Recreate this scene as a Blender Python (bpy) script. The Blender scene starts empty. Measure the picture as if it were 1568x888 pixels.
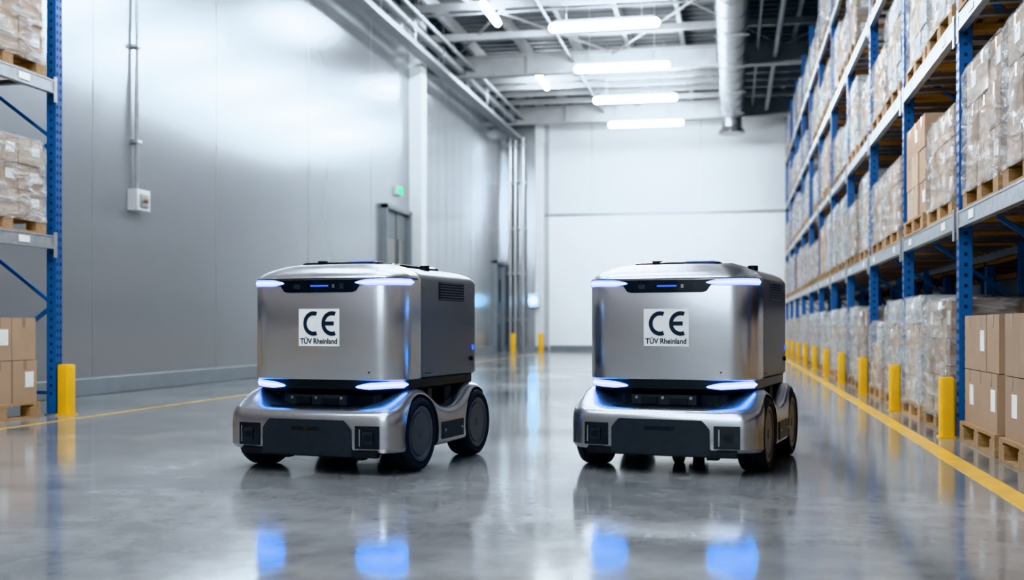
import bpy, math, random
from mathutils import Vector, Matrix
random.seed(7)
scene = bpy.context.scene
COL = scene.collection

# ------------------------------------------------------------------ materials
def new_mat(name):
    m = bpy.data.materials.new(name); m.use_nodes = True
    nt = m.node_tree
    return m, nt, nt.nodes['Principled BSDF']

def pbr(name, col, rough=0.5, metal=0.0, var=0.0, vscale=5.0, bump=0.0, bscale=40.0,
        rvar=0.0, stretch=(1,1,1), coat=0.0, emit=None, estr=0.0, spec=0.5, rand=0.0, detail=6):
    m, nt, b = new_mat(name)
    N, L = nt.nodes, nt.links
    b.inputs['Base Color'].default_value = (*col, 1)
    b.inputs['Roughness'].default_value = rough
    b.inputs['Metallic'].default_value = metal
    b.inputs['Coat Weight'].default_value = coat
    b.inputs['Specular IOR Level'].default_value = spec
    if emit:
        b.inputs['Emission Color'].default_value = (*emit, 1)
        b.inputs['Emission Strength'].default_value = estr
    tc = N.new('ShaderNodeTexCoord'); mp = N.new('ShaderNodeMapping')
    mp.inputs['Scale'].default_value = stretch
    L.new(tc.outputs['Object'], mp.inputs['Vector'])
    if var > 0 or rvar > 0:
        nz = N.new('ShaderNodeTexNoise'); nz.inputs['Scale'].default_value = vscale
        nz.inputs['Detail'].default_value = detail
        L.new(mp.outputs['Vector'], nz.inputs['Vector'])
        if var > 0:
            r = N.new('ShaderNodeValToRGB')
            r.color_ramp.elements[0].position = 0.3; r.color_ramp.elements[1].position = 0.7
            r.color_ramp.elements[0].color = (*[c*(1-var) for c in col], 1)
            r.color_ramp.elements[1].color = (*[min(1, c*(1+var)) for c in col], 1)
            L.new(nz.outputs['Fac'], r.inputs['Fac'])
            out = r.outputs['Color']
            if rand > 0:
                oi = N.new('ShaderNodeObjectInfo'); mr = N.new('ShaderNodeMapRange')
                mr.inputs['To Min'].default_value = 1-rand; mr.inputs['To Max'].default_value = 1+rand
                L.new(oi.outputs['Random'], mr.inputs['Value'])
                hs = N.new('ShaderNodeHueSaturation')
                L.new(mr.outputs['Result'], hs.inputs['Value']); L.new(out, hs.inputs['Color'])
                out = hs.outputs['Color']
            L.new(out, b.inputs['Base Color'])
        if rvar > 0:
            mr2 = N.new('ShaderNodeMapRange')
            mr2.inputs['From Min'].default_value = 0.3; mr2.inputs['From Max'].default_value = 0.7
            mr2.inputs['To Min'].default_value = max(0.02, rough-rvar); mr2.inputs['To Max'].default_value = rough+rvar
            L.new(nz.outputs['Fac'], mr2.inputs['Value']); L.new(mr2.outputs['Result'], b.inputs['Roughness'])
    if bump > 0:
        n2 = N.new('ShaderNodeTexNoise'); n2.inputs['Scale'].default_value = bscale
        n2.inputs['Detail'].default_value = 4
        L.new(mp.outputs['Vector'], n2.inputs['Vector'])
        bp = N.new('ShaderNodeBump'); bp.inputs['Strength'].default_value = bump
        bp.inputs['Distance'].default_value = 0.02
        L.new(n2.outputs['Fac'], bp.inputs['Height']); L.new(bp.outputs['Normal'], b.inputs['Normal'])
    return m

M = {}
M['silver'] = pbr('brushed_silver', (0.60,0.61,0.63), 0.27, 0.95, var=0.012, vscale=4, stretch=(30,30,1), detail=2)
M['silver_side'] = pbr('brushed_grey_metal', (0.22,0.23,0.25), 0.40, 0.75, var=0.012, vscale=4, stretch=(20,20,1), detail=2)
M['fender'] = pbr('satin_silver_paint', (0.43,0.44,0.46), 0.27, 0.92, var=0.012, vscale=4, detail=1)
M['black'] = pbr('black_plastic', (0.010,0.011,0.013), 0.35, 0.0, var=0.2, vscale=20)
M['gloss'] = pbr('black_glass', (0.006,0.007,0.01), 0.08, 0.0, coat=0.6, var=0.1)
M['char'] = pbr('charcoal_plastic', (0.028,0.031,0.036), 0.45, 0.1, var=0.1, vscale=20)
M['rubber'] = pbr('tyre_rubber', (0.018,0.018,0.020), 0.65, 0.0, var=0.2, vscale=30, bump=0.1, bscale=90)
M['hub'] = pbr('wheel_hub_grey', (0.13,0.135,0.145), 0.38, 0.4, var=0.05, vscale=6)
M['metalbit'] = pbr('steel_bits', (0.35,0.36,0.38), 0.35, 0.9, var=0.1)
M['blue_led'] = pbr('blue_led', (0.02,0.1,0.9), 0.3, emit=(0.0,0.22,1.0), estr=6.0)
M['blue_core'] = pbr('blue_led_core', (0.1,0.4,1.0), 0.3, emit=(0.06,0.48,1.0), estr=11)
M['blue_dim'] = pbr('blue_sensor_glow', (0.02,0.1,0.6), 0.3, emit=(0.0,0.12,0.9), estr=0.6)
M['sticker'] = pbr('sticker_white', (0.72,0.73,0.73), 0.5, var=0.02)
M['ink'] = pbr('sticker_ink', (0.006,0.014,0.03), 0.5, var=0.1)
M['rackblue'] = pbr('rack_blue_paint', (0.018,0.11,0.34), 0.4, 0.1, var=0.1, vscale=8)
M['galv'] = pbr('galvanised_steel', (0.42,0.44,0.46), 0.38, 0.6, var=0.12, vscale=14)
M['steelgrey'] = pbr('dull_pipe_steel', (0.30,0.32,0.34), 0.45, 0.4, var=0.1, vscale=5)
M['orange'] = pbr('rack_beam_orange', (0.38,0.19,0.07), 0.45, var=0.1)
M['wood'] = pbr('pallet_wood', (0.40,0.25,0.13), 0.75, var=0.25, vscale=9, stretch=(1,6,6), rand=0.2)
M['carton'] = pbr('cardboard', (0.42,0.29,0.20), 0.7, var=0.06, vscale=3, rand=0.15)
M['carton2'] = pbr('cardboard_pale', (0.49,0.38,0.29), 0.7, var=0.06, vscale=3, rand=0.15)
M['whitebox'] = pbr('white_packs', (0.52,0.52,0.52), 0.55, var=0.08, vscale=4, rand=0.15)
M['tape'] = pbr('packing_tape', (0.36,0.245,0.16), 0.25, var=0.05)
M['label'] = pbr('paper_label', (0.78,0.78,0.77), 0.5, var=0.03)
M['hole'] = pbr('slot_dark', (0.01,0.02,0.05), 0.8, var=0.1)
M['yellow'] = pbr('safety_yellow', (0.78,0.44,0.02), 0.42, var=0.06, vscale=8)
M['yline'] = pbr('floor_line_yellow', (0.72,0.44,0.07), 0.3, var=0.12, vscale=6)
M['wallpanel'] = pbr('wall_panel_grey', (0.40,0.425,0.45), 0.21, 0.65, var=0.015, vscale=0.8, detail=2)
M['wallwhite'] = pbr('back_wall_white', (0.74,0.76,0.775), 0.55, var=0.02, vscale=0.7, detail=2)
M['walllow'] = pbr('back_wall_lower', (0.85,0.865,0.87), 0.55, var=0.02, vscale=0.7, detail=2)
M['seam'] = pbr('panel_seam', (0.22,0.24,0.26), 0.5, var=0.05)
M['curb'] = pbr('curb_grey', (0.20,0.23,0.255), 0.45, var=0.08, vscale=3)
M['column'] = pbr('column_white', (0.66,0.68,0.69), 0.4, var=0.03)
M['ceil'] = pbr('roof_deck', (0.16,0.17,0.18), 0.6, 0.2, var=0.12, vscale=2)
M['truss'] = pbr('roof_steel', (0.38,0.39,0.40), 0.45, 0.3, var=0.08, vscale=3)
M['duct'] = pbr('spiral_duct', (0.48,0.49,0.50), 0.32, 0.8, var=0.08, vscale=4)
M['lamp'] = pbr('lamp_diffuser', (0.9,0.9,0.9), 0.4, emit=(0.90,0.96,1.0), estr=50)
M['door'] = pbr('door_grey', (0.16,0.18,0.20), 0.4, 0.3, var=0.05)
M['green'] = pbr('exit_green', (0.02,0.35,0.18), 0.4, emit=(0.05,0.8,0.4), estr=0.35)
M['boxwhite'] = pbr('switch_box_plastic', (0.62,0.63,0.63), 0.4, var=0.04)
M['signal'] = pbr('signal_lamp', (0.6,0.8,1.0), 0.3, emit=(0.3,0.65,1.0), estr=14)

# stretch wrap
def wrap_mat():
    m, nt, b = new_mat('stretch_wrap')
    N, L = nt.nodes, nt.links
    b.inputs['Base Color'].default_value = (0.66,0.68,0.70,1)
    b.inputs['Roughness'].default_value = 0.12
    b.inputs['Specular IOR Level'].default_value = 0.9
    tc = N.new('ShaderNodeTexCoord'); mp = N.new('ShaderNodeMapping')
    mp.inputs['Scale'].default_value = (1,1,3.0); mp.inputs['Rotation'].default_value = (0.35,0.25,0)
    nz = N.new('ShaderNodeTexNoise'); nz.inputs['Scale'].default_value = 3.2; nz.inputs['Detail'].default_value = 7
    nz.inputs['Distortion'].default_value = 1.2
    L.new(tc.outputs['Object'], mp.inputs['Vector']); L.new(mp.outputs['Vector'], nz.inputs['Vector'])
    bp = N.new('ShaderNodeBump'); bp.inputs['Strength'].default_value = 1.0; bp.inputs['Distance'].default_value = 0.10
    L.new(nz.outputs['Fac'], bp.inputs['Height']); L.new(bp.outputs['Normal'], b.inputs['Normal'])
    tr = N.new('ShaderNodeBsdfTransparent'); mx = N.new('ShaderNodeMixShader')
    mr = N.new('ShaderNodeMapRange'); mr.inputs['From Min'].default_value = 0.38; mr.inputs['From Max'].default_value = 0.66
    mr.inputs['To Min'].default_value = 0.14; mr.inputs['To Max'].default_value = 0.62
    L.new(nz.outputs['Fac'], mr.inputs['Value']); L.new(mr.outputs['Result'], mx.inputs['Fac'])
    L.new(tr.outputs[0], mx.inputs[1]); L.new(b.outputs[0], mx.inputs[2])
    L.new(mx.outputs[0], N['Material Output'].inputs['Surface'])
    return m
M['wrap'] = wrap_mat()

# polished concrete
def floor_mat():
    m, nt, b = new_mat('polished_concrete')
    N, L = nt.nodes, nt.links
    tc = N.new('ShaderNodeTexCoord')
    n1 = N.new('ShaderNodeTexNoise'); n1.inputs['Scale'].default_value = 0.55; n1.inputs['Detail'].default_value = 9; n1.inputs['Roughness'].default_value = 0.62; n1.inputs['Distortion'].default_value = 0.4
    n2 = N.new('ShaderNodeTexNoise'); n2.inputs['Scale'].default_value = 5.0; n2.inputs['Detail'].default_value = 8; n2.inputs['Roughness'].default_value = 0.6
    L.new(tc.outputs['Object'], n1.inputs['Vector']); L.new(tc.outputs['Object'], n2.inputs['Vector'])
    r1 = N.new('ShaderNodeValToRGB')
    r1.color_ramp.elements[0].position = 0.34; r1.color_ramp.elements[0].color = (0.17,0.18,0.19,1)
    r1.color_ramp.elements[1].position = 0.66; r1.color_ramp.elements[1].color = (0.37,0.38,0.385,1)
    L.new(n1.outputs['Fac'], r1.inputs['Fac'])
    r2 = N.new('ShaderNodeValToRGB')
    r2.color_ramp.elements[0].position = 0.35; r2.color_ramp.elements[0].color = (0.82,0.82,0.82,1)
    r2.color_ramp.elements[1].position = 0.65; r2.color_ramp.elements[1].color = (1.08,1.08,1.08,1)
    L.new(n2.outputs['Fac'], r2.inputs['Fac'])
    mx = N.new('ShaderNodeMix'); mx.data_type = 'RGBA'; mx.blend_type = 'MULTIPLY'; mx.inputs[0].default_value = 1.0
    L.new(r1.outputs['Color'], mx.inputs[6]); L.new(r2.outputs['Color'], mx.inputs[7])
    L.new(mx.outputs[2], b.inputs['Base Color'])
    mr = N.new('ShaderNodeMapRange'); mr.inputs['From Min'].default_value = 0.3; mr.inputs['From Max'].default_value = 0.7
    mr.inputs['To Min'].default_value = 0.06; mr.inputs['To Max'].default_value = 0.15
    L.new(n1.outputs['Fac'], mr.inputs['Value']); L.new(mr.outputs['Result'], b.inputs['Roughness'])
    b.inputs['IOR'].default_value = 1.65
    b.inputs['Specular IOR Level'].default_value = 1.0
    bp = N.new('ShaderNodeBump'); bp.inputs['Strength'].default_value = 0.05; bp.inputs['Distance'].default_value = 0.02
    L.new(n2.outputs['Fac'], bp.inputs['Height']); L.new(bp.outputs['Normal'], b.inputs['Normal'])
    return m
M['floor'] = floor_mat()

# ------------------------------------------------------------------ mesh builder
class MB:
    def __init__(s): s.v=[]; s.f=[]; s.m=[]; s.mats=[]
    def mi(s, key):
        if key not in s.mats: s.mats.append(key)
        return s.mats.index(key)
    def add(s, vs, fs, key):
        o=len(s.v); k=s.mi(key)
        s.v += [tuple(p) for p in vs]
        for f in fs: s.f.append(tuple(i+o for i in f)); s.m.append(k)
    def box(s, x0,x1,y0,y1,z0,z1,key):
        vs=[(x0,y0,z0),(x1,y0,z0),(x1,y1,z0),(x0,y1,z0),(x0,y0,z1),(x1,y0,z1),(x1,y1,z1),(x0,y1,z1)]
        s.add(vs,[(0,3,2,1),(4,5,6,7),(0,1,5,4),(1,2,6,5),(2,3,7,6),(3,0,4,7)],key)
    def bar(s, p0,p1,w,h,key):
        p0=Vector(p0);p1=Vector(p1);d=(p1-p0).normalized()
        up=Vector((0,0,1)) if abs(d.z)<0.99 else Vector((0,1,0))
        a=d.cross(up).normalized()*w/2; b=a.cross(d).normalized()*h/2
        vs=[p0-a-b,p0+a-b,p0+a+b,p0-a+b,p1-a-b,p1+a-b,p1+a+b,p1-a+b]
        s.add(vs,[(0,3,2,1),(4,5,6,7),(0,1,5,4),(1,2,6,5),(2,3,7,6),(3,0,4,7)],key)
    def cyl(s,p0,p1,r,key,n=16,r1=None):
        p0=Vector(p0);p1=Vector(p1);d=(p1-p0).normalized()
        if r1 is None: r1=r
        up=Vector((0,0,1)) if abs(d.z)<0.99 else Vector((0,1,0))
        a=d.cross(up).normalized(); b=d.cross(a).normalized()
        vs=[p0+(a*math.cos(t)+b*math.sin(t))*r for t in [2*math.pi*i/n for i in range(n)]]
        vs+=[p1+(a*math.cos(t)+b*math.sin(t))*r1 for t in [2*math.pi*i/n for i in range(n)]]
        fs=[(i,(i+1)%n,n+(i+1)%n,n+i) for i in range(n)]
        fs+=[tuple(range(n))[::-1],tuple(range(n,2*n))]
        s.add(vs,fs,key)
    def loft(s, rings, key, cap0=True, cap1=True):
        n=len(rings[0]); vs=[p for r in rings for p in r]; fs=[]
        for j in range(len(rings)-1):
            for i in range(n):
                fs.append((j*n+i, j*n+(i+1)%n, (j+1)*n+(i+1)%n, (j+1)*n+i))
        if cap0: fs.append(tuple(range(n))[::-1])
        if cap1: fs.append(tuple(range((len(rings)-1)*n, len(rings)*n)))
        s.add(vs,fs,key)
    def mesh(s,name,smooth=30):
        me=bpy.data.meshes.new(name); me.from_pydata(s.v,[],s.f)
        for k in s.mats: me.materials.append(M[k])
        me.polygons.foreach_set('material_index', s.m)
        import bmesh
        bm=bmesh.new(); bm.from_mesh(me); bmesh.ops.recalc_face_normals(bm,faces=bm.faces); bm.to_mesh(me); bm.free()
        if smooth:
            me.polygons.foreach_set('use_smooth',[True]*len(me.polygons))
            me.set_sharp_from_angle(angle=math.radians(smooth))
        me.update(); return me
    def obj(s,name,parent=None,smooth=30,bevel=0):
        o=bpy.data.objects.new(name,s.mesh(name,smooth)); COL.objects.link(o)
        if parent: o.parent=parent
        if bevel:
            b=o.modifiers.new('bevel','BEVEL'); b.width=bevel; b.segments=2; b.limit_method='ANGLE'
        return o

# ------------------------------------------------------------------ room
FX0,FX1,FY0,FY1=-7.4,5.6,-10.0,37.0
H=8.3
HR=H-0.055
mb=MB(); mb.box(FX0-0.2,FX1+0.2,FY0-0.2,FY1+0.2,-0.2,0,'floor'); mb.obj('floor',smooth=0)
mb=MB(); mb.box(FX0-0.2,FX0,FY0-0.2,FY1+0.2,0,H,'wallpanel')
for y in [-6,-2.6,0.8,4.2,8.0,11.9,15.1,18.7,22.2,28.4,31.2,33.8]:
    mb.box(FX0-0.01,FX0+0.002,y-0.008,y+0.008,0.2,H,'seam')
for y in [26.9,27.6,29.2,30.0,32.0,32.9]:
    mb.box(FX0-0.01,FX0+0.002,y-0.005,y+0.005,0.2,H,'seam')
mb.obj('wall_left',smooth=0)
mb=MB(); mb.box(FX0,FX0+0.10,FY0,22.85,0,0.20,'curb'); mb.box(FX0,FX0+0.10,25.5,34.2,0,0.20,'curb'); mb.obj('baseboard_left',smooth=0,bevel=0.01)
mb=MB(); mb.box(FX0-0.2,FX1+0.2,FY1,FY1+0.2,4.55,H,'wallwhite'); mb.box(FX0-0.2,FX1+0.2,FY1,FY1+0.2,0,4.55,'walllow')
mb.box(FX0,FX1,FY1-0.03,FY1,4.51,4.59,'steelgrey')
for x in (-1.0,-4.6,2.4): mb.box(x-0.008,x+0.008,FY1-0.004,FY1,4.6,H,'galv')
mb.obj('wall_back',smooth=0)
mb=MB(); mb.box(-6.0,FX1,FY1-0.08,FY1,0,0.16,'curb'); mb.obj('baseboard_back',smooth=0)
mb=MB(); mb.box(FX1,FX1+0.2,FY0-0.2,FY1+0.2,0,H,'wallpanel'); mb.obj('wall_right',smooth=0)
mb=MB(); mb.box(FX0-0.2,FX1+0.2,FY0-0.2,FY0,0,H,'walllow'); mb.obj('wall_front',smooth=0)
# ceiling deck with ribs
mb=MB(); mb.box(FX0-0.2,FX1+0.2,FY0-0.2,FY1+0.2,H,H+0.2,'ceil')
y=FY0+0.3
while y<FY1:
    mb.box(FX0,FX1,y,y+0.14,H-0.05,H,'ceil'); y+=0.4
mb.obj('ceiling',smooth=0)
# pier at far-left corner
mb=MB(); mb.box(FX0,-6.05,36.0,FY1,0,H,'wallpanel'); mb.box(-6.35,-6.05,35.97,36.0,0,H,'column')
mb.box(FX0,-6.05,35.92,35.97,0,0.16,'curb'); mb.obj('wall_pier',smooth=0)
mb=MB()
for i,x in enumerate((-7.15,-6.98,-6.72)):
    mb.cyl((x,35.80,0),(x,35.80,7.0),0.06,'duct')
    for z in (1,2.5,4,5.5,6.7): mb.box(x-0.09,x+0.09,35.72,35.91,z,z+0.06,'galv')
mb.obj('riser_pipes')
mb=MB(); mb.box(-6.5,-6.2,35.65,35.96,1.45,1.85,'boxwhite'); mb.cyl((-6.35,35.65,1.65),(-6.35,35.58,1.65),0.13,'signal',20); mb.obj('signal_lamp',smooth=30)

# girders / roof steel
def truss(name,y,z0=7.3,z1=7.85):
    mb=MB()
    a,b=FX0+0.02,FX1-0.02
    mb.box(a,b,y-0.12,y+0.12,z0,z0+0.06,'truss'); mb.box(a,b,y-0.12,y+0.12,z1-0.06,z1,'truss')
    mb.box(a,b,y-0.02,y+0.02,z0+0.06,z1-0.06,'truss')
    x=FX0+0.6
    while x<FX1-0.1:
        mb.box(x,x+0.03,y-0.11,y+0.11,z0+0.06,z1-0.06,'truss'); x+=1.6
    mb.obj(name,smooth=0)
for y in (-4,4,12,20,28.3,35.2): truss('roof_girder',y)
mb=MB()
x=FX0+0.8
while x<FX1-0.1:
    mb.box(x-0.05,x+0.05,FY0+0.02,FY1-0.02,7.87,7.91,'truss'); mb.box(x-0.012,x+0.012,FY0+0.02,FY1-0.02,7.91,HR,'truss'); x+=1.35
mb.obj('roof_purlins',smooth=0)
mb=MB()
for y0 in (20,28.3):
    y1=y0+8.3 if y0<28 else 35.2
    for xa,xb in ((-7.2,-3),(-3,1.2),(1.2,5.4)):
        mb.bar((xa,y0,7.8),(xb,y1,7.8),0.04,0.04,'truss'); mb.bar((xb,y0,7.76),(xa,y1,7.76),0.04,0.04,'truss')
for y in (23.3,25.8,30.6,31.5,32.4,33.6):
    mb.box(FX0+0.02,FX1-0.02,y-0.05,y+0.05,7.62,7.78,'truss')
mb.obj('roof_bracing',smooth=0)
# service pipes
mb=MB()
for (x,z,r,k) in ((-6.93,7.46,0.11,'steelgrey'),(-6.98,7.16,0.06,'steelgrey'),(-6.6,7.5,0.05,'steelgrey'),(1.05,7.5,0.07,'steelgrey'),(0.62,7.65,0.04,'steelgrey'),(-4.0,7.6,0.035,'steelgrey')):
    mb.cyl((x,FY0+0.1,z),(x,35.5,z),r,k,14)
    y=-8
    while y<35.4:
        mb.cyl((x,y,z),(x,y,HR),0.012,'galv',6); mb.cyl((x,y-0.05,z),(x,y+0.05,z),r*1.15,'galv',14); y+=3.1
for y in (24.3,29.6,32.9):
    mb.cyl((-6.9,y,7.825),(5.3,y,7.825),0.03,'steelgrey',12)
mb.obj('service_pipes')
mb=MB()
mb.box(-7.0,-6.72,FY0+0.1,35.5,6.88,6.9,'steelgrey'); mb.box(-7.0,-6.98,FY0+0.1,35.5,6.9,6.98,'steelgrey'); mb.box(-6.74,-6.72,FY0+0.1,35.5,6.9,6.98,'steelgrey')
y=-8
while y<35:
    mb.cyl((-6.73,y,6.9),(-6.73,y,HR),0.01,'galv',6); y+=2.4
mb.obj('cable_tray',smooth=0)
# duct
mb=MB(); mb.cyl((0.0,FY0+0.1,7.45),(0.0,35.0,7.45),0.32,'duct',32)
y=-9
while y<35:
    mb.cyl((0,y,7.45),(0,y+0.06,7.45),0.345,'galv',32); y+=1.2
mb.cyl((0.0,34.9,7.45),(0.0,34.9,6.9),0.3,'duct',24); mb.cyl((0,34.9,6.95),(0,34.9,6.75),0.3,'duct',24,r1=0.42)
y=-8.5
while y<35:
    for sx in (-0.36,0.36): mb.cyl((sx,y,7.45),(sx,y,HR),0.012,'galv',6)
    mb.box(-0.37,0.37,y-0.015,y+0.015,7.09,7.11,'galv'); y+=3
mb.obj('ventilation_duct')
# high-bay linear lamps
def lamp_mesh(L):
    mb=MB(); r=0.085
    rings=[]
    prof=[(-L/2,0.02),(-L/2+0.02,0.06),(-L/2+0.06,r),(L/2-0.06,r),(L/2-0.02,0.06),(L/2,0.02)]
    for (x,rr) in prof:
        rings.append([(x,rr*math.cos(t),rr*math.sin(t)) for t in [2*math.pi*i/16 for i in range(16)]])
    mb.loft(rings,'lamp')
    mb.box(-L/2+0.1,L/2-0.1,-0.05,0.05,0.08,0.13,'galv')
    for sx in (-L/2+0.35,L/2-0.35): mb.cyl((sx,0,0.12),(sx,0,HR-6.8),0.008,'galv',6)
    return mb.mesh('linear_lamp')
lm=lamp_mesh(2.2)
for i in range(12):
    o=bpy.data.objects.new('linear_lamp',lm); o.location=(-2.5,22.05+3.65*(i-8),6.8); COL.objects.link(o)
mb=MB(); L=1.6; rr=0.075
mb.loft([[(r*math.cos(t),x,r*math.sin(t)) for t in [2*math.pi*i/16 for i in range(16)]] for x,r in ((-0.8,0.03),(-0.75,rr),(0.75,rr),(0.8,0.03))],'lamp')
mb.box(-0.05,0.05,-0.7,0.7,0.07,0.12,'galv')
for sy in (-0.5,0.5): mb.cyl((0,sy,0.1),(0,sy,HR-7.6),0.008,'galv',6)
lm2=mb.mesh('linear_lamp_short')
for y in (-5,2.2,9.4,16.6,23.6,30.4):
    o=bpy.data.objects.new('linear_lamp',lm2); o.location=(-5.15,y,7.6); COL.objects.link(o)

# left wall fixtures
mb=MB()
cy=12.80
mb.cyl((FX0+0.05,cy,2.5),(FX0+0.05,cy,HR),0.025,'galv',12)
mb.cyl((FX0+0.05,cy-0.12,5.2),(FX0+0.05,cy-0.12,HR),0.02,'galv',12)
for z in (3.1,4.3,5.5,6.7): mb.box(FX0,FX0+0.09,cy-0.06,cy+0.06,z,z+0.05,'galv')
mb.box(FX0,FX0+0.14,cy-0.15,cy+0.17,2.25,2.52,'boxwhite'); mb.box(FX0+0.14,FX0+0.16,cy-0.08,cy+0.1,2.30,2.46,'galv')
mb.cyl((FX0+0.16,cy+0.01,2.38),(FX0+0.20,cy+0.01,2.38),0.03,'orange',12)
mb.obj('wall_switch_box',bevel=0.008)
mb=MB(); mb.box(FX0,FX0+0.30,25.0,25.42,0,HR,'column'); mb.box(FX0,FX0+0.34,24.96,25.46,0,0.12,'curb')
mb.obj('steel_column',smooth=0)
def door(name,y0,y1,h):
    mb=MB(); mb.box(FX0,FX0+0.03,y0+0.08,y1-0.08,0,h-0.08,'door')
    mb.box(FX0,FX0+0.12,y0,y0+0.09,0,h,'curb'); mb.box(FX0,FX0+0.12,y1-0.09,y1,0,h,'curb'); mb.box(FX0,FX0+0.12,y0,y1,h-0.09,h,'curb')
    ym=(y0+y1)/2; mb.box(FX0+0.03,FX0+0.04,ym-0.01,ym+0.01,0,h-0.09,'black')
    mb.box(FX0+0.03,FX0+0.05,y0+0.3,ym-0.15,h*0.55,h*0.8,'gloss'); mb.box(FX0+0.03,FX0+0.05,ym+0.15,y1-0.3,h*0.55,h*0.8,'gloss')
    mb.cyl((FX0+0.09,ym-0.08,0.9),(FX0+0.09,ym-0.08,1.2),0.015,'galv',8); mb.box(FX0+0.03,FX0+0.09,ym-0.09,ym-0.07,0.92,0.94,'galv'); mb.box(FX0+0.03,FX0+0.09,ym-0.09,ym-0.07,1.16,1.18,'galv')
    mb.obj(name,smooth=0)
door('door_1',22.9,24.8,3.45); door('door_2',34.3,35.6,2.9)
mb=MB(); mb.box(FX0,FX0+0.08,23.85,24.2,3.75,3.95,'boxwhite'); mb.box(FX0+0.08,FX0+0.09,23.87,24.18,3.77,3.93,'green'); mb.obj('exit_sign',smooth=0)

# ------------------------------------------------------------------ floor lines
mb=MB(); mb.box(1.24,1.36,FY0+0.3,36.5,0.0,0.003,'yline'); mb.obj('floor_marking_line',smooth=0)
mb=MB(); mb.box(-5.62,-5.58,FY0+0.3,33.5,0.0,0.003,'yline'); mb.obj('floor_marking_line',smooth=0)

# ------------------------------------------------------------------ racks
LEV=[1.62,3.02,4.42,5.82]
def rack(name,xf,xb,ys,facing,beamkey='galv',near=()):
    mb=MB(); sg=1 if xb>xf else -1
    lo,hi=min(xf,xb),max(xf,xb)
    w=0.10
    for y in ys:
        for xx in (xf, xb-sg*0.09):
            a,b=sorted((xx,xx+sg*0.09))
            mb.box(a,b,y-w/2,y-w/2+0.012,0,7.1,'rackblue'); mb.box(a,b,y+w/2-0.012,y+w/2,0,7.1,'rackblue')
            fa,fb=sorted((xx,xx+sg*0.012)) if xx==xf else sorted((xx+sg*0.078,xx+sg*0.09))
            mb.box(fa,fb,y-w/2+0.012,y+w/2-0.012,0,7.1,'rackblue')
            mb.box(a-0.01,b+0.01,y-0.07,y+0.07,0,0.012,'galv')
        if y in near:
            z=0.15
            while z<4.2:
                a,b=sorted((xf-sg*0.002,xf+sg*0.003))
                for dy in (-0.025,0.025): mb.box(a,b,y+dy-0.008,y+dy+0.008,z,z+0.03,'hole')
                xm=xf+sg*0.045
                mb.box(xm-0.012,xm+0.012,y-w/2-0.002,y-w/2+0.003,z+0.03,z+0.055,'hole')
                mb.box(xm-0.012,xm+0.012,y+w/2-0.003,y+w/2+0.002,z+0.03,z+0.055,'hole')
                z+=0.075
        z=0.25; k=0
        while z<6.6:
            p0=(lo+0.05,y,z) if k%2==0 else (hi-0.05,y,z)
            p1=(hi-0.05,y,z+0.75) if k%2==0 else (lo+0.05,y,z+0.75)
            mb.bar(p0,p1,0.03,0.03,'rackblue'); z+=0.75; k+=1
        mb.bar((lo+0.05,y,0.2),(hi-0.05,y,0.2),0.03,0.03,'rackblue')
    for i in range(len(ys)-1):
        y0,y1=ys[i]+w/2,ys[i+1]-w/2
        for z in LEV:
            for k,xx in enumerate((xf-sg*0.012, xb-sg*0.038)):
                a,b=sorted((xx,xx+sg*0.05))
                mb.box(a,b,y0,y1,z-0.12,z,beamkey)
                if k==0:
                    c,d=sorted((xx-sg*0.004,xx))
                    mb.box(c,d,y0,y1,z-0.12,z-0.105,beamkey); mb.box(c,d,y0,y1,z-0.015,z,beamkey)
                    mb.box(c-0.002,d+0.002,y0,y0+0.05,z-0.2,z+0.03,'galv'); mb.box(c-0.002,d+0.002,y1-0.05,y1,z-0.2,z+0.03,'galv')
                    mb.box(c-0.002,d+0.002,y0+0.35,y0+0.5,z-0.09,z-0.03,'label'); mb.box(c-0.002,d+0.002,y1-0.55,y1-0.4,z-0.09,z-0.03,'label')
            n=8
            for j in range(n):
                yy=y0+(y1-y0)*(j+0.5)/n
                mb.box(lo+0.04,hi-0.04,yy-0.03,yy+0.03,z-0.05,z-0.012,'orange' if j%4==0 else 'galv')
    return mb.obj(name,smooth=0)
XR=1.595
RY=[8.46+2.6*k for k in range(-4,11)]
rack('pallet_rack',XR,XR+1.12,RY,-1,near=(RY[4],RY[5],RY[6],RY[3]))
rack('pallet_rack',4.0,2.88,RY,1,beamkey='orange')
LY=[9.1-2.6*k for k in range(0,6)][::-1]
rack('pallet_rack',-6.0,-7.12,LY,1,near=(LY[-1],LY[-2]))

# bollards
def rr(hw,hd,r,z,n=5):
    pts=[]
    for cx,cy,a0 in ((hw-r,-hd+r,-90),(hw-r,hd-r,0),(-hw+r,hd-r,90),(-hw+r,-hd+r,180)):
        for i in range(n+1):
            t=math.radians(a0+90*i/n); pts.append((cx+r*math.cos(t),cy+r*math.sin(t),z))
    return pts
mbm=MB()
mbm.loft([rr(0.05,0.055,0.018,0),rr(0.05,0.055,0.018,0.42),rr(0.045,0.05,0.016,0.435)],'yellow')
mbm.loft([rr(0.062,0.07,0.015,0),rr(0.062,0.07,0.015,0.012)],'yellow')
bm_=mbm.mesh('corner_guard')
for y in RY:
    o=bpy.data.objects.new('rack_guard_bollard',bm_); o.location=(XR-0.075,y,0); COL.objects.link(o)
for y in LY:
    o=bpy.data.objects.new('rack_guard_bollard',bm_); o.location=(-5.925,y,0); o.scale=(1.15,1.15,1.05); COL.objects.link(o)
for x in (-6.85,-5.95):
    o=bpy.data.objects.new('rack_guard_bollard',bm_); o.location=(x,34.8,0); o.scale=(1.6,1.6,1.35); COL.objects.link(o)

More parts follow.
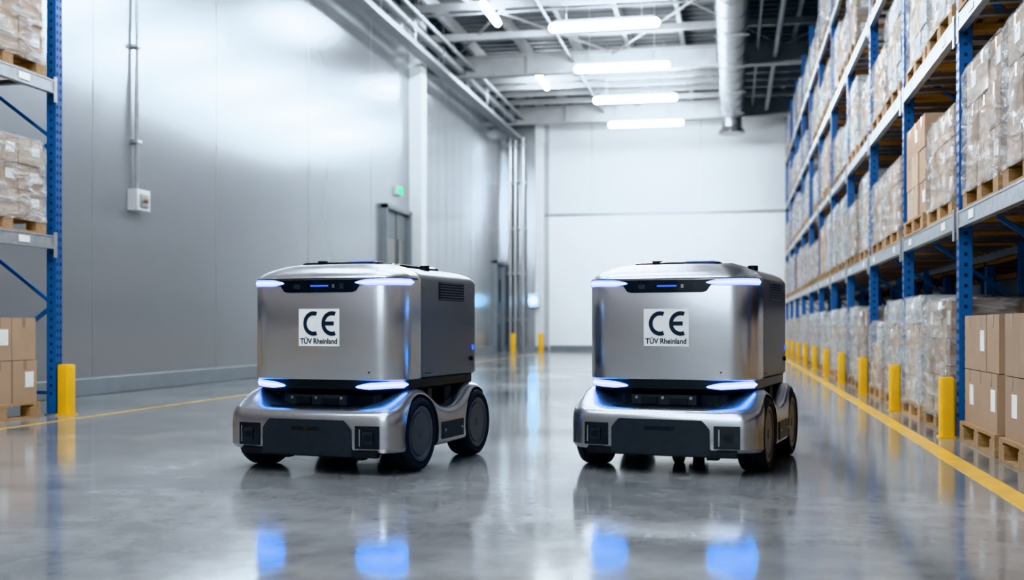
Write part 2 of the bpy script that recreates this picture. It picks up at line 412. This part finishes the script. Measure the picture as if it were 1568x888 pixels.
# ------------------------------------------------------------------ pallets + loads  (face = -X)
PW=1.06; PD=1.04
def pallet_geo(mb):
    hx,hy=PD/2,PW/2
    for xx in (-hx,-0.05,hx-0.1):
        mb.box(xx,xx+0.1,-hy,hy,0,0.018,'wood')
        for yy in (-hy,-0.07,hy-0.14): mb.box(xx,xx+0.1,yy,yy+0.14,0.018,0.10,'wood')
    for yy in (-hy,-0.05,hy-0.1): mb.box(-hx,hx,yy,yy+0.1,0.10,0.118,'wood')
    n=7
    for j in range(n):
        x=-hx+(PD-0.1)*j/(n-1); mb.box(x,x+0.1,-hy,hy,0.118,0.14,'wood')
def load(name,h,nx,ny,nz,keys,wrap,ragged=0.0,labels=True,seed=0,shrink=0.02):
    rnd=random.Random(seed); mb=MB(); pallet_geo(mb)
    hx,hy=PD/2-0.02,PW/2-shrink
    dz=h/nz
    for k in range(nz):
        for i in range(nx):
            for j in range(ny):
                if k==nz-1 and rnd.random()<ragged: continue
                x0=-hx+2*hx*i/nx; x1=-hx+2*hx*(i+1)/nx; y0=-hy+2*hy*j/ny; y1=-hy+2*hy*(j+1)/ny
                jx=rnd.uniform(-0.008,0.008); g=0.005
                z0=0.14+k*dz; z1=z0+dz-0.005
                key=rnd.choice(keys)
                mb.box(x0+g+jx,x1-g+jx,y0+g,y1-g,z0,z1,key)
                if i==0 and key!='whitebox':
                    ym=(y0+y1)/2; fx=x0+g+jx
                    mb.box(fx-0.002,fx,ym-0.02,ym+0.02,z1-0.08,z1,'tape')
                    if labels and rnd.random()<0.55:
                        mb.box(fx-0.003,fx,y0+0.05,y0+0.17,z0+dz*0.35,z0+dz*0.72,'label')
                if j==0 and rnd.random()<0.6:
                    mb.box(x0+0.06+jx,x0+0.18+jx,y0+g-0.003,y0+g,z0+dz*0.3,z0+dz*0.68,'label')
                if j==ny-1 and rnd.random()<0.6:
                    mb.box(x0+0.06+jx,x0+0.18+jx,y1-g,y1-g+0.003,z0+dz*0.3,z0+dz*0.68,'label')
    if wrap:
        rings=[]; n=6
        for q in range(12):
            z=0.10+(h+0.05)*q/11
            off=0.012 if q<11 else -0.02
            base=rr(hx+0.018+off,hy+0.018+off,0.035,z,4)
            rings.append([(x+rnd.uniform(-0.010,0.010),y+rnd.uniform(-0.010,0.010),z) for x,y,z in base])
        mb.loft(rings,'wrap',cap0=False,cap1=True)
    return mb.mesh(name,smooth=0)
V=[load('load_a',0.86,2,3,3,['carton','carton2'],True,seed=1),
   load('load_b',0.92,3,3,4,['whitebox','carton2'],True,seed=2,shrink=0.06),
   load('load_c',0.74,2,3,2,['carton','carton'],False,seed=3),
   load('load_d',0.72,2,2,3,['carton','carton2','whitebox'],True,ragged=0.3,seed=4,shrink=0.08),
   load('load_e',0.60,3,4,3,['whitebox'],True,seed=5,shrink=0.05),
   load('load_f',0.84,2,3,3,['carton','carton2'],False,ragged=0.35,seed=6),
   load('load_g',0.68,2,3,3,['carton2','carton'],True,seed=8)]
def place(x,y,z,face,v,dy=0):
    o=bpy.data.objects.new('pallet_of_cartons',v); COL.objects.link(o)
    o.location=(x,y+dy,z+0.0005); o.rotation_euler=(0,0,0 if face<0 else math.pi)
for i in range(len(RY)-1):
    ym=(RY[i]+RY[i+1])/2
    for li,z in enumerate([0]+LEV):
        for s in (-1,1):
            r=random.Random(i*31+li*7+s)
            if li==0: v=V[2] if i==3 else r.choice([V[0],V[1],V[1],V[3],V[6]])
            elif li==1: v=V[0] if i==3 else r.choice([V[0],V[1],V[1],V[5],V[6]])
            elif li==2: v=r.choice([V[1],V[4],V[6],V[0],V[3]])
            else: v=r.choice([V[1],V[4],V[0],V[3],V[6],V[1]])
            if li>=2 and r.random()<0.12: continue
            place(XR+0.54+r.uniform(-0.05,0.0)-(0.0 if li else 0.02),ym+s*0.61,z,-1,v,r.uniform(-0.03,0.03))
            if r.random()<0.65:
                place(4.0-0.54,ym+s*0.61,z,1,r.choice(V))
for i in range(len(LY)-1):
    ym=(LY[i]+LY[i+1])/2
    for li,z in enumerate([0]+LEV):
        for s in (-1,1):
            r=random.Random(900+i*31+li*7+s)
            v=[V[2],V[6],V[0],V[4],V[1]][li] if i==len(LY)-2 else r.choice(V)
            place(-6.0-0.53,ym+s*0.61,z,1,v,(-0.10 if li==0 else -0.02))

# ------------------------------------------------------------------ robot
def ring(hw,y0,y1,rf,rb,bow,z,nf=28,nc=10,ns=14):
    pts=[]
    for i in range(nf): t=i/nf; pts.append((-(hw-rf)+2*(hw-rf)*t,y0))
    for i in range(nc): a=math.radians(-90+90*i/nc); pts.append((hw-rf+rf*math.cos(a),y0+rf+rf*math.sin(a)))
    for i in range(ns): t=i/ns; pts.append((hw,(y0+rf)+(y1-rb-y0-rf)*t))
    for i in range(nc): a=math.radians(90*i/nc); pts.append((hw-rb+rb*math.cos(a),y1-rb+rb*math.sin(a)))
    for i in range(nf): t=i/nf; pts.append(((hw-rb)-2*(hw-rb)*t,y1))
    for i in range(nc): a=math.radians(90+90*i/nc); pts.append((-hw+rb+rb*math.cos(a),y1-rb+rb*math.sin(a)))
    for i in range(ns): t=i/ns; pts.append((-hw,(y1-rb)-(y1-rb-y0-rf)*t))
    for i in range(nc): a=math.radians(180+90*i/nc); pts.append((-hw+rf+rf*math.cos(a),y0+rf+rf*math.sin(a)))
    out=[]
    ym=y0+0.5*(y1-y0)
    for x,y in pts:
        t=max(0,min(1,(ym-y)/(ym-y0)))
        out.append((x,y-bow*(1-(x/hw)**2)*t,z))
    return out
class Path:
    def __init__(s,hw,y0,y1,rf,rb,bow):
        pts=[(p[0],p[1]) for p in ring(hw,y0,y1,rf,rb,bow,0,nf=60,nc=24,ns=40)]
        s.p=pts; n=len(pts); s.n=n; s.c=30
        s.s=[0.0]*(n+1)
        for i in range(n):
            a=pts[i]; b=pts[(i+1)%n]; s.s[i+1]=s.s[i]+math.hypot(b[0]-a[0],b[1]-a[1])
        s.tot=s.s[n]; s.u0=s.s[30]
    def ev(s,u,off=0):
        t=(s.u0+u)%s.tot
        lo,hi=0,s.n
        while hi-lo>1:
            m=(lo+hi)//2
            if s.s[m]<=t: lo=m
            else: hi=m
        a=s.p[lo]; b=s.p[(lo+1)%s.n]; f=(t-s.s[lo])/max(1e-9,s.s[lo+1]-s.s[lo])
        x=a[0]+(b[0]-a[0])*f; y=a[1]+(b[1]-a[1])*f
        dx,dy=b[0]-a[0],b[1]-a[1]; l=math.hypot(dx,dy)
        return (x+dy/l*off, y-dx/l*off)
def patch(mb,P,us,zb,zt,off,key,depth=0.014):
    n=len(us); vs=[]
    for u,b,t in zip(us,zb,zt):
        xo,yo=P.ev(u,off); xi,yi=P.ev(u,off-depth)
        vs+=[(xo,yo,b),(xo,yo,t),(xi,yi,t),(xi,yi,b)]
    fs=[]
    for i in range(n-1):
        a=4*i; b=a+4
        for k in range(4): fs.append((a+k,b+k,b+(k+1)%4,a+(k+1)%4))
    fs+=[(0,1,2,3),(4*n-1,4*n-2,4*n-3,4*n-4)]
    mb.add(vs,fs,key)
def lin(a,b,n): return [a+(b-a)*i/(n-1) for i in range(n)]

def build_robot(loc,rz,shared):
    root=bpy.data.objects.new('autonomous_mobile_robot',None); COL.objects.link(root)
    root.location=loc; root.rotation_euler=(0,0,rz)
    if shared:
        for nm,me,lc,ro in shared:
            o=bpy.data.objects.new(nm,me); COL.objects.link(o); o.parent=root; o.location=lc; o.rotation_euler=ro
        return root,shared
    parts=[]
    def reg(o): parts.append((o.name,o.data,tuple(o.location),tuple(o.rotation_euler))); return o
    HW=0.482; Y0=-0.51; YS=-0.24; Y1=0.64; RF=0.135; BOW=0.036
    # front shell
    mb=MB()
    spec=[(0.012,0.500),(0.002,0.507),(0,0.515),(0,0.8),(0,1.062),(0.003,1.070),(0.014,1.086),(0.036,1.105),(0.066,1.122),(0.10,1.137),(0.14,1.149),(0.19,1.157),(0.24,1.161)]
    mb.loft([ring(HW-i,Y0+i,YS,max(RF-i*0.15,0.02),0.004,BOW,z) for i,z in spec],'silver')
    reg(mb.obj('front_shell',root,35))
    # rear shell
    mb=MB(); h2=HW-0.006
    spec=[(0.012,0.505),(0.002,0.513),(0,0.52),(0,0.8),(0,1.068),(0.006,1.082),(0.018,1.098),(0.035,1.111),(0.065,1.124),(0.10,1.134),(0.15,1.143)]
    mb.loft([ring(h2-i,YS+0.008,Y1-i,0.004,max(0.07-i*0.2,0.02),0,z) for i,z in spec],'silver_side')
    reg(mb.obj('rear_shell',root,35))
    mb=MB(); mb.loft([ring(HW-0.03,Y0+0.1,Y1-0.03,0.05,0.05,0,z) for z in (0.46,1.07)],'black'); reg(mb.obj('inner_frame',root))
    # top panel + pucks
    mb=MB()
    mb.loft([ring(0.25-i,-0.32+i,-0.25,0.03,0.004,0.01,z) for i,z in ((0,1.155),(0,1.166),(0.006,1.169))],'gloss')
    mb.loft([ring(0.31-i,-0.20+i,0.42-i,0.04,0.04,0,z) for i,z in ((0,1.135),(0,1.158),(0.01,1.164))],'gloss')
    mb.cyl((0.37,0.05,1.12),(0.37,0.05,1.160),0.03,'black',20); mb.cyl((-0.12,-0.29,1.165),(-0.12,-0.29,1.178),0.03,'black',20)
    mb.box(0.05,0.22,-0.30,-0.26,1.165,1.173,'blue_dim')
    reg(mb.obj('top_panel',root))
    P=Path(HW,Y0,YS,RF,0.004,BOW)
    # sensor band
    mb=MB()
    us=lin(-0.272,0.272,25)
    zb=[1.030 if abs(u)>0.25 else 0.990 if abs(u)<0.222 else 0.990+(abs(u)-0.222)/0.028*0.040 for u in us]
    zt=[1.060]*25
    patch(mb,P,us,zb,zt,0.004,'gloss')
    patch(mb,P,lin(-0.05,0.06,6),[1.022]*6,[1.030]*6,0.0065,'blue_dim',0.01)
    patch(mb,P,lin(0.085,0.10,3),[1.014]*3,[1.034]*3,0.0065,'metalbit',0.01)
    patch(mb,P,lin(0.13,0.155,3),[1.008]*3,[1.04]*3,0.0065,'char',0.01)
    patch(mb,P,lin(-0.16,-0.12,3),[1.010]*3,[1.036]*3,0.0065,'char',0.01)
    patch(mb,P,lin(-0.66,0.66,60),[1.063]*60,[1.069]*60,0.002,'black')
    reg(mb.obj('sensor_band',root))
    # LED strips
    def strip(mb,PP,a,b,z0,rise,hmax,off,dep):
        for s in (-1,1):
            us=[s*u for u in lin(a,b,30)]
            if s<0: us=us[::-1]
            hh=[0.0015+hmax*min(1,((abs(u)-a)/0.08))**0.6*min(1,max(0.2,(b-abs(u))/0.03)) for u in us]
            zc=[z0+rise*min(1,(abs(u)-a)/0.2) for u in us]
            patch(mb,PP,us,[c-h*1.2 for c,h in zip(zc,hh)],[c+h*1.2 for c,h in zip(zc,hh)],off,'blue_led',dep)
            patch(mb,PP,us,[c-h*0.4 for c,h in zip(zc,hh)],[c+h*0.4 for c,h in zip(zc,hh)],off+0.002,'blue_core',dep)
    mb=MB(); strip(mb,P,0.225,0.60,1.042,0.005,0.0125,0.004,0.014)
    reg(mb.obj('upper_led_strips',root))
    # skirt under body
    mb=MB()
    SP=(0.469,-0.50,0.60,0.135,0.07,0.036)
    mb.loft([ring(SP[0]-i,SP[1]+i,SP[2]-i,SP[3],SP[4],SP[5],z) for i,z in ((0.10,0.415),(0.06,0.425),(0.02,0.44),(0.0,0.455),(0.0,0.503))],'black')
    reg(mb.obj('lower_skirt',root,35))
    P2=Path(*SP)
    mb=MB(); strip(mb,P2,0.225,0.53,0.468,0.012,0.0135,0.008,0.02)
    reg(mb.obj('lower_led_strips',root))
    # neck with mechanics
    mb=MB()
    mb.loft([ring(0.36,-0.42,0.50,0.06,0.06,0.02,z) for z in (0.30,0.43)],'black')
    mb.box(-0.20,0.17,-0.54,-0.40,0.365,0.42,'char'); mb.box(-0.14,-0.05,-0.555,-0.52,0.375,0.41,'black'); mb.box(0.02,0.12,-0.55,-0.52,0.37,0.40,'black')
    for x in (-0.17,-0.02,0.14): mb.cyl((x,-0.545,0.405),(x,-0.535,0.405),0.009,'metalbit',10)
    mb.cyl((-0.28,-0.40,0.33),(-0.28,-0.40,0.44),0.03,'char'); mb.cyl((0.28,-0.40,0.33),(0.28,-0.40,0.44),0.03,'char')
    mb.box(-0.34,0.34,-0.48,-0.40,0.345,0.36,'char')
    # dark deck plate covering the middle of the chassis
    mb.loft([ring(0.33,-0.585,0.50,0.08,0.06,0.03,z) for z in (0.34,0.3605)],'black')
    for s in (-1,1):
        mb.box(s*0.41-0.04,s*0.41+0.04,-0.08,-0.02,0.34,0.46,'black'); mb.box(s*0.41-0.04,s*0.41+0.04,0.16,0.26,0.34,0.46,'black')
    reg(mb.obj('suspension_neck',root))
    # chassis
    CH=0.542; CY0=-0.65; CY1=0.71; CR=0.11; CB=0.035; WF=-0.345; WB=0.49; WR=0.205
    mb=MB(); rings=[]
    spec=[(0.035,0.115),(0.012,0.125),(0.0,0.145),(0,0.20),(0,0.26),(0.003,0.30),(0.010,0.322),(0.024,0.338),(0.045,0.348),(0.08,0.353),(0.13,0.356),(0.19,0.357),(0.25,0.357)]
    for i,z in spec:
        r=ring(CH-i,CY0+i,CY1-i,max(CR-i*0.3,0.03),max(0.14-i*0.5,0.03),CB,z,nf=34,nc=14,ns=50)
        out=[]
        for x,y,zz in r:
            k=max(0,(zz-0.2)/0.154)
            sx=max(0,min(1,(abs(x)-0.22)/0.24)); sx=sx*sx*(3-2*sx)
            b=max(math.exp(-(abs(y+0.33)/0.20)**2.6), math.exp(-(abs(y-0.48)/0.20)**2.6))
            d=math.exp(-((y-0.075)/0.14)**2)
            out.append((x,y,zz+k*sx*(0.102*b-0.012*d)))
        rings.append(out)
    mb.loft(rings,'fender')
    ch=mb.obj('chassis',root,32)
    cut=[]
    for s in (-1,1):
        for yy in (WF,WB):
            c=MB(); c.cyl((s*0.35,yy,WR),(s*0.75,yy,WR),WR+0.014,'black',48); co=c.obj('cutter',root,30); cut.append(co)
    for i,c in enumerate(cut):
        bmod=ch.modifiers.new('b%d'%i,'BOOLEAN'); bmod.operation='DIFFERENCE'; bmod.object=c; bmod.solver='EXACT'
    bpy.context.view_layer.update()
    dg=bpy.context.evaluated_depsgraph_get()
    me=bpy.data.meshes.new_from_object(ch.evaluated_get(dg))
    ch.modifiers.clear(); ch.data=me; me.name='chassis'
    me.polygons.foreach_set('use_smooth',[True]*len(me.polygons)); me.set_sharp_from_angle(angle=math.radians(32))
    for c in cut: bpy.data.objects.remove(c)
    reg(ch)
    # bumper inserts
    PC=Path(CH,CY0,CY1,CR,0.14,CB)
    mb=MB()
    us=lin(-0.275,0.275,25)
    zb=[0.105]*25; zt=[0.296-0.05*max(0,(abs(u)-0.235)/0.04) for u in us]
    patch(mb,PC,us,zb,zt,0.005,'char',0.03)
    patch(mb,PC,lin(-0.085,0.085,8),[0.238]*8,[0.258]*8,0.007,'gloss',0.02)
    patch(mb,PC,lin(-0.42,0.42,30),[0.098]*30,[0.130]*30,0.003,'black',0.05)
    reg(mb.obj('bumper_panel',root))
    mb=MB()
    for s in (-1,1):
        a,b=(0.295,0.435)
        us=lin(s*a,s*b,8) if s>0 else lin(-b,-a,8)
        patch(mb,PC,us,[0.145]*8,[0.268]*8,0.004,'gloss',0.02)
        m=s*0.37
        patch(mb,PC,lin(m-0.030,m+0.030,4),[0.175]*4,[0.235]*4,0.012,'char',0.02)
        patch(mb,PC,lin(m-0.02,m+0.02,4),[0.19]*4,[0.222]*4,0.016,'black',0.02)
        patch(mb,PC,lin(m-0.05,m-0.043,3),[0.16]*3,[0.25]*3,0.008,'metalbit',0.02)
    reg(mb.obj('corner_sensors',root))
    # underside
    mb=MB(); mb.box(-0.35,0.35,-0.58,0.60,0.095,0.13,'black')
    for x in (-0.22,0.05,0.24): mb.box(x,x+0.06,-0.60,-0.54,0.075,0.10,'black')
    for s in (-1,1):
        for yy in (WF,WB): mb.cyl((s*0.29,yy,WR),(s*0.385,yy,WR),0.05,'char')
    for yy in (-0.15,0.35):
        mb.cyl((-0.05,yy,0.06),(0.0,yy,0.06),0.06,'rubber'); mb.box(-0.08,0.03,yy-0.03,yy+0.03,0.06,0.11,'black')
    reg(mb.obj('undercarriage',root))
    mb=MB()
    for s in (-1,1):
        x0,x1=sorted((s*0.47,s*0.549))
        mb.box(x0,x1,-0.08,0.23,0.15,0.25,'char')
        for yy in (-0.05,0.20): mb.cyl((s*0.547,yy,0.2),(s*0.555,yy,0.2),0.009,'metalbit',10)
    reg(mb.obj('side_sill',root,bevel=0.006))
    # wheels
    mb=MB(); prof=[(0.072,0.0,'hub'),(0.072,0.022,'hub'),(0.067,0.027,'hub'),(0.066,0.118,'hub'),(0.059,0.122,'hub'),(0.060,0.127,'hub'),(0.071,0.140,'hub'),(0.071,0.154,'black'),(0.062,0.158,'rubber'),(0.076,0.166,'rubber'),(0.078,0.182,'rubber'),(0.070,0.197,'rubber'),(0.055,0.2045,'rubber'),(0.036,0.205,'rubber'),(0.034,0.199,'rubber'),(0.028,0.199,'rubber'),(0.026,0.205,'rubber'),(0.004,0.205,'rubber'),(0.002,0.199,'rubber')]
    full=prof+[(-x,r,k) for x,r,k in prof[::-1]]
    n=56
    for a,b in zip(full[:-1],full[1:]):
        vs=[(a[0],a[1]*math.cos(t),a[1]*math.sin(t)) for t in [2*math.pi*i/n for i in range(n)]]
        vs+=[(b[0],b[1]*math.cos(t),b[1]*math.sin(t)) for t in [2*math.pi*i/n for i in range(n)]]
        if a[1]<1e-6:
            vs=[(a[0],0,0)]+vs[n:]; mb.add(vs,[(0,1+i,1+(i+1)%n) for i in range(n)],b[2])
        elif b[1]<1e-6:
            vs=vs[:n]+[(b[0],0,0)]; mb.add(vs,[(n,(i+1)%n,i) for i in range(n)],a[2])
        else: mb.add(vs,[(i,(i+1)%n,n+(i+1)%n,n+i) for i in range(n)],a[2])
    wm=mb.mesh('wheel',40)
    for s in (-1,1):
        for yy,nm in ((WF,'front'),(WB,'rear')):
            o=bpy.data.objects.new('wheel_%s_%s'%(nm,'right' if s>0 else 'left'),wm); COL.objects.link(o); o.parent=root
            o.location=(s*0.462,yy,WR); o.rotation_euler=(0,0,0 if s>0 else math.pi); reg(o)
    # side details
    mb=MB()
    for s in (-1,1):
        X=s*(h2)
        a,b=sorted((X-s*0.004,X+s*0.002)); mb.box(a,b,0.02,0.40,0.955,1.062,'black')
        for k in range(7):
            z=0.962+k*0.0158; mb.bar((X+s*0.003,0.03,z),(X+s*0.003,0.39,z),0.010,0.006,'silver_side')
        for (yy,zz) in ((-0.20,0.56),(-0.20,1.03),(0.55,0.56),(0.51,1.03),(-0.20,0.75),(0.55,0.8)):
            mb.cyl((X,yy,zz),(X+s*0.004,yy,zz),0.007,'metalbit',10)
        a,b=sorted((X-s*0.004,X+s*0.006)); mb.box(a,b,0.53,0.56,0.655,0.685,'blue_dim')
        mb.cyl((X,0.52,0.60),(X+s*0.012,0.52,0.60),0.014,'black',12)
        mb.box(a,b,-0.16,-0.10,0.53,0.535,'black')
    reg(mb.obj('side_details',root))
    # sticker
    mb=MB(); zc=0.795
    patch(mb,P,lin(-0.128,0.128,14),[zc-0.104]*14,[zc+0.104]*14,0.0022,'sticker',0.006)
    def arc(cu,cz,ro,ri,a0,a1,key,n=28):
        vs=[];fs=[]
        for i in range(n+1):
            a=math.radians(a0+(a1-a0)*i/n)
            for r in (ro,ri):
                u=cu+r*math.cos(a)*0.95; x,y=P.ev(u,0.0035); vs.append((x,y,cz+r*math.sin(a)))
        for i in range(n): fs.append((2*i,2*i+1,2*i+3,2*i+2))
        mb.add(vs,fs,key)
    lz=zc+0.022
    arc(-0.033,lz,0.068,0.045,68,292,'ink'); arc(0.083,lz,0.068,0.045,68,292,'ink')
    vs=[]
    for u,z in ((0.03,lz-0.011),(0.095,lz-0.011),(0.095,lz+0.011),(0.03,lz+0.011)):
        x,y=P.ev(u,0.0036); vs.append((x,y,z))
    mb.add(vs,[(0,1,2,3)],'ink')
    cu=bpy.data.curves.new('label_text','FONT'); cu.body='TÜV Rheinland'; cu.size=0.042; cu.align_x='CENTER'; cu.offset=0.0008
    to=bpy.data.objects.new('label_text',cu); COL.objects.link(to)
    bpy.context.view_layer.update()
    tm=bpy.data.meshes.new_from_object(to.evaluated_get(bpy.context.evaluated_depsgraph_get()))
    w=max(v.co.x for v in tm.vertices)-min(v.co.x for v in tm.vertices); sc=0.232/w
    vs=[]
    for v in tm.vertices:
        x,y=P.ev(v.co.x*sc,0.0036); vs.append((x,y,zc-0.090+v.co.y*1.0))
    mb.add(vs,[tuple(p.vertices) for p in tm.polygons],'ink')
    bpy.data.objects.remove(to)
    reg(mb.obj('certification_sticker',root,0))
    mb=MB(); patch(mb,P,lin(0.30,0.308,3),[0.545]*3,[0.553]*3,0.002,'black',0.005)
    reg(mb.obj('panel_fastener',root))
    return root,parts
r1,sh=build_robot((-2.165,6.38,0),math.radians(-9.0),None)
r2,_=build_robot((-0.25,6.75,0),math.radians(-11.5),sh)

# ------------------------------------------------------------------ camera / world
cam=bpy.data.cameras.new('camera'); co=bpy.data.objects.new('camera',cam); COL.objects.link(co)
cam.sensor_width=36
cam.lens=39.03; cam.shift_y=0.0357
co.location=(0,0,0.8); co.rotation_euler=(math.radians(90),0,math.radians(11.2))
cam.dof.use_dof=True; cam.dof.focus_distance=6.2; cam.dof.aperture_fstop=1.7
scene.camera=co
w=bpy.data.worlds.new('world'); scene.world=w; w.use_nodes=True
w.node_tree.nodes['Background'].inputs['Color'].default_value=(0.6,0.7,0.8,1)
w.node_tree.nodes['Background'].inputs['Strength'].default_value=0.3
scene.view_settings.view_transform='Khronos PBR Neutral'
scene.view_settings.exposure=1.3
